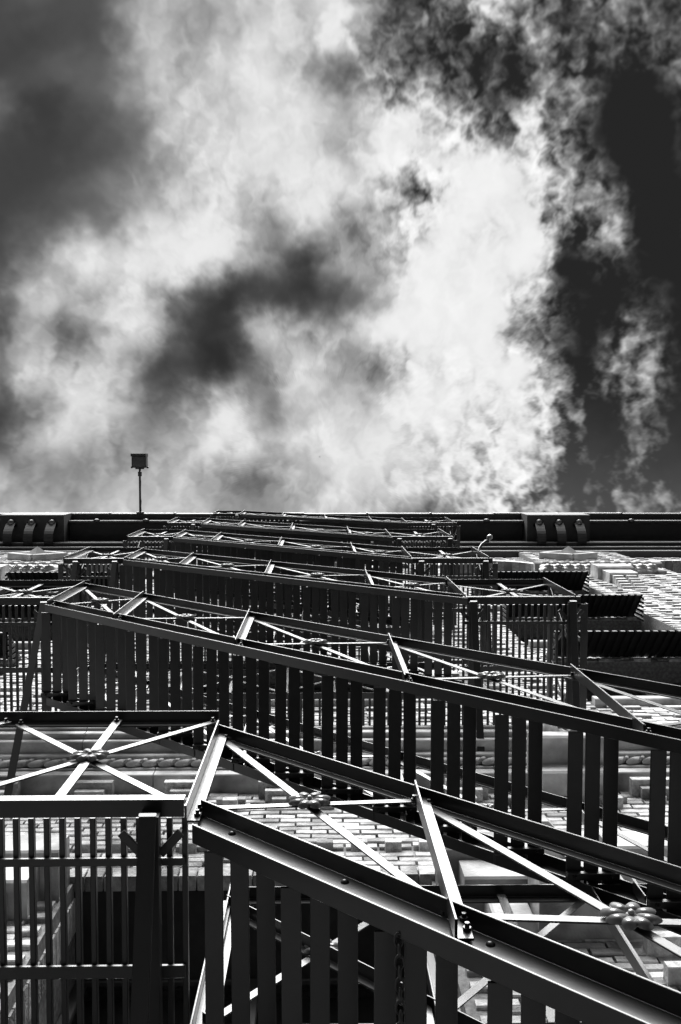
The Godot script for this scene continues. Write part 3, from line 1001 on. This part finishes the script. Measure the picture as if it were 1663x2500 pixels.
func cornice(b: Node3D):
	var x0 := -10.2
	var x1 := 9.4
	# architrave mouldings where it leaves the wall, then the frieze, the soffit and the gutter edge
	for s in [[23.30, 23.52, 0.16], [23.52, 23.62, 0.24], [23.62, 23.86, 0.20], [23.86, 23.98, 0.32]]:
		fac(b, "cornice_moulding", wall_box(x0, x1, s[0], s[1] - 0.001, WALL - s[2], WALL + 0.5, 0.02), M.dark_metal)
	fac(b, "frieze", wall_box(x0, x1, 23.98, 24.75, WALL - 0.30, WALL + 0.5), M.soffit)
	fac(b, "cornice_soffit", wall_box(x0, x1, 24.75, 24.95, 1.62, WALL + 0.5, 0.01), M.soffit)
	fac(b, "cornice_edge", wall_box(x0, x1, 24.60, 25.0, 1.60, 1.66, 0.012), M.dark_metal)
	var gx := x0
	while gx < x1:
		var lift := rng.randf_range(-0.012, 0.012)
		fac(b, "gutter", wall_box(gx, minf(gx + 1.63, x1) - 0.006, 24.95, 25.25 + lift, 1.44 + lift, 1.72, 0.02), M.dark_metal)
		fac(b, "gutter_seam", wall_box(gx - 0.025, gx + 0.02, 24.94, 25.27, 1.425, 1.70, 0.006), M.dark_metal)
		gx += 1.63
	fac(b, "roof", wall_box(x0, x1, 24.95, 25.1, 1.725, 14.0), M.dark_metal)
	# drops along the edge
	var dr := st_new()
	ball(dr, Vector3.ZERO, Vector3(0.09, 0.05, 0.05), Basis.IDENTITY, 10, 6)
	var dm := dr.commit()
	var x := -8.0
	while x < 9.0:
		fac(b, "cornice_drop", dm, M.bronze).position += P(x, 24.60, 1.60)
		x += 1.22
	# scroll brackets in threes over the piers
	for c in [-7.05, 5.92]:
		fac(b, "bracket_backing", wall_box(c - 0.78, c + 0.78, 24.2, 25.28, 1.43, WALL, 0.02), M.soffit)
		for i in 3:
			var q: float = c + (i - 1) * 0.495
			var st := st_new()
			var prof := PackedVector2Array()
			for k in 13:
				var s := k / 12.0
				prof.append(Vector2(0.02 + 0.72 * s, 23.9 + 0.45 * s * s - 0.16 * sin(PI * s)))
			prof.append(Vector2(0.74, 24.3))
			prof.append(Vector2(0.02, 24.3))
			extrude(st, prof, P(q - 0.11, 0, WALL - 0.15), P(q + 0.11, 0, WALL - 0.15), Vector3.BACK, Vector3.UP)
			var o := fac(b, "scroll_bracket", st.commit(), M.soffit)
			var bs := st_new()
			ball(bs, Vector3.ZERO, Vector3(0.085, 0.085, 0.085))
			put("boss", bs.commit(), M.bronze, o, Transform3D(Basis.IDENTITY, P(q, 24.16, 1.62)))
			put("bracket_face", wall_box(q - 0.135, q + 0.135, 24.2, 24.6, 1.66, 1.73, 0.02), M.dark_metal, o)

# ---------------------------------------------------------------- awnings over the windows
func make_awnings():
	var rows := [[11.16, "third"], [14.1, "fourth"], [17.0, "fifth"]]
	for side in [["left", -5.42, -3.54], ["right", 2.70, 4.70]]:
		for r in rows:
			var where := "left of the fire escape" if side[0] == "left" else "right of the fire escape"
			var rank: String = {"third": "lowest", "fourth": "middle", "fifth": "topmost"}[r[1]]
			awning("%s dark corrugated metal awning over the windows %s" % [rank, where], side[1], side[2], r[0])

func awning(label: String, x0: float, x1: float, h: float):
	var t := thing("window_awning", label, "awning", P((x0 + x1) / 2, h, WALL), "dark metal awnings over the windows")
	var w := (x1 - x0) / 2
	var out := 0.40
	var rise := 0.44
	# corrugated roof sheet: ridges run down the slope
	var st := st_new()
	var prof := PackedVector2Array()
	var low := PackedVector2Array()
	var n := int(2 * w / 0.095)
	for i in n:
		var a := -w + 2 * w * i / n
		var s := 2 * w / n
		for e in [[0.0, 0.0], [0.45, 0.0], [0.5, 0.045], [0.95, 0.045]]:
			prof.append(Vector2(a + s * e[0], e[1] + 0.008))
			low.append(Vector2(a + s * e[0] , e[1]))
	prof.append(Vector2(w, 0.008))
	low.append(Vector2(w, 0.0))
	low.reverse()
	prof.append_array(low)
	extrude(st, prof, Vector3(0, rise, 0.0), Vector3(0, 0, out), Vector3.RIGHT, Vector3.UP)
	put("roof_sheet", st.commit(), M.awning, t)
	# scalloped valance hanging from the lower edge
	var v := st_new()
	for i in n:
		var a := -w + 2 * w * (i + 0.25) / n
		bx(v, Vector3(a - 0.026, -0.045, out - 0.004), Vector3(a + 0.026, 0.004, out + 0.004))
	put("valance", v.commit(), M.awning, t)
	# side cheeks of upright slats, longest by the wall
	for s in [-1, 1]:
		for k in 6:
			var z := 0.03 + k * 0.064
			var top := rise * (1.0 - z / out) - 0.004
			put("slat", size_mesh_at(s * w, z, top), M.awning, t)

func size_mesh_at(x: float, z: float, top: float) -> Mesh:
	return box_mesh(Vector3(x - 0.005, -0.03, z - 0.018), Vector3(x + 0.005, maxf(top, 0.0), z + 0.018))

# ---------------------------------------------------------------- small things
func make_small_things():
	# floodlight held out from the roof edge
	var f := thing("floodlight", "dark box floodlight on a long arm held out from the roof edge", "floodlight", P(-4.55, 25.0, 1.5))
	var st := st_new()
	tube(st, Vector3(0, 0, 0.1), Vector3(0, 0, 1.18), 0.028)
	tube(st, Vector3(0, 0, 1.0), Vector3(0, 0, 1.12), 0.05)
	put("arm", st.commit(), M.dark_metal, f)
	put("base_plate", box_mesh(Vector3(-0.09, -0.06, 0.02), Vector3(0.09, 0.06, 0.1), 0.01), M.dark_metal, f)
	st = st_new()
	bx(st, Vector3(-0.11, -0.02, 1.18), Vector3(0.11, 0.02, 1.215), 0.004)
	put("yoke", st.commit(), M.dark_metal, f)
	put("lamp_housing", box_mesh(Vector3(-0.18, -0.14, 1.215), Vector3(0.18, 0.12, 1.56), 0.02), M.dark_metal, f)
	put("visor", box_mesh(Vector3(-0.19, -0.2, 1.50), Vector3(0.19, 0.13, 1.575), 0.006), M.dark_metal, f)
	st = st_new()
	var q0 := Vector3(0.03, -0.02, 0.12)
	for i in 9:
		var q1 := Vector3(0.03 + 0.012 * sin(i * 1.7), -0.04 - 0.05 * sin(PI * (i + 1) / 9.0), 0.12 + 0.125 * (i + 1))
		tube(st, q0, q1, 0.009, 6)
		q0 = q1
	put("cable", st.commit(), M.dark_metal, f)
	for e in [-1, 1]:
		put("tilt_knob", box_mesh(Vector3(e * 0.2 - 0.02, -0.03, 1.20), Vector3(e * 0.2 + 0.02, 0.03, 1.25), 0.01), M.dark_metal, f)
	put("lens", box_mesh(Vector3(-0.155, -0.152, 1.24), Vector3(0.155, -0.141, 1.49), 0.004), M.frame, f)
	# small lamp leaning out from a landing corner
	var g := thing("railing_lamp", "small gooseneck lamp with glass head leaning out from a landing's right corner", "lamp", P(1.93, 11.88, 1.17))
	st = st_new()
	var pts := [Vector3(0, 0, 0), Vector3(0.02, 0.06, 0.05), Vector3(0.06, 0.1, 0.10), Vector3(0.12, 0.13, 0.14)]
	for i in 3:
		tube(st, pts[i], pts[i + 1], 0.016, 8)
	put("neck", st.commit(), M.iron, g)
	st = st_new()
	ball(st, Vector3(0.16, 0.14, 0.18), Vector3(0.036, 0.034, 0.045), Basis(Vector3.UP, 0.6))
	put("lamp_head", st.commit(), M.lens, g)
	put("collar", box_mesh(Vector3(0.10, 0.10, 0.12), Vector3(0.15, 0.16, 0.15), 0.008), M.dark_metal, g)
	# chain hanging slack under the lowest flight
	var c := thing("chain", "slack iron chain hanging under the treads of the lowest flight", "chain", P(0.19, 2.30, 1.16))
	var link := TorusMesh.new()
	link.inner_radius = 0.009
	link.outer_radius = 0.0165
	link.rings = 14
	link.ring_segments = 8
	for i in 26:
		var s := i / 25.0
		var p := Vector3(0.004 * i / 25.0, -0.06 * sin(PI * s), -0.024 * i)
		var tr := Transform3D(Basis(Vector3.BACK, PI / 2 * (i % 2)) * Basis.from_scale(Vector3(0.8, 1, 1.25)), p)
		put("link", link, M.tread, c, tr)
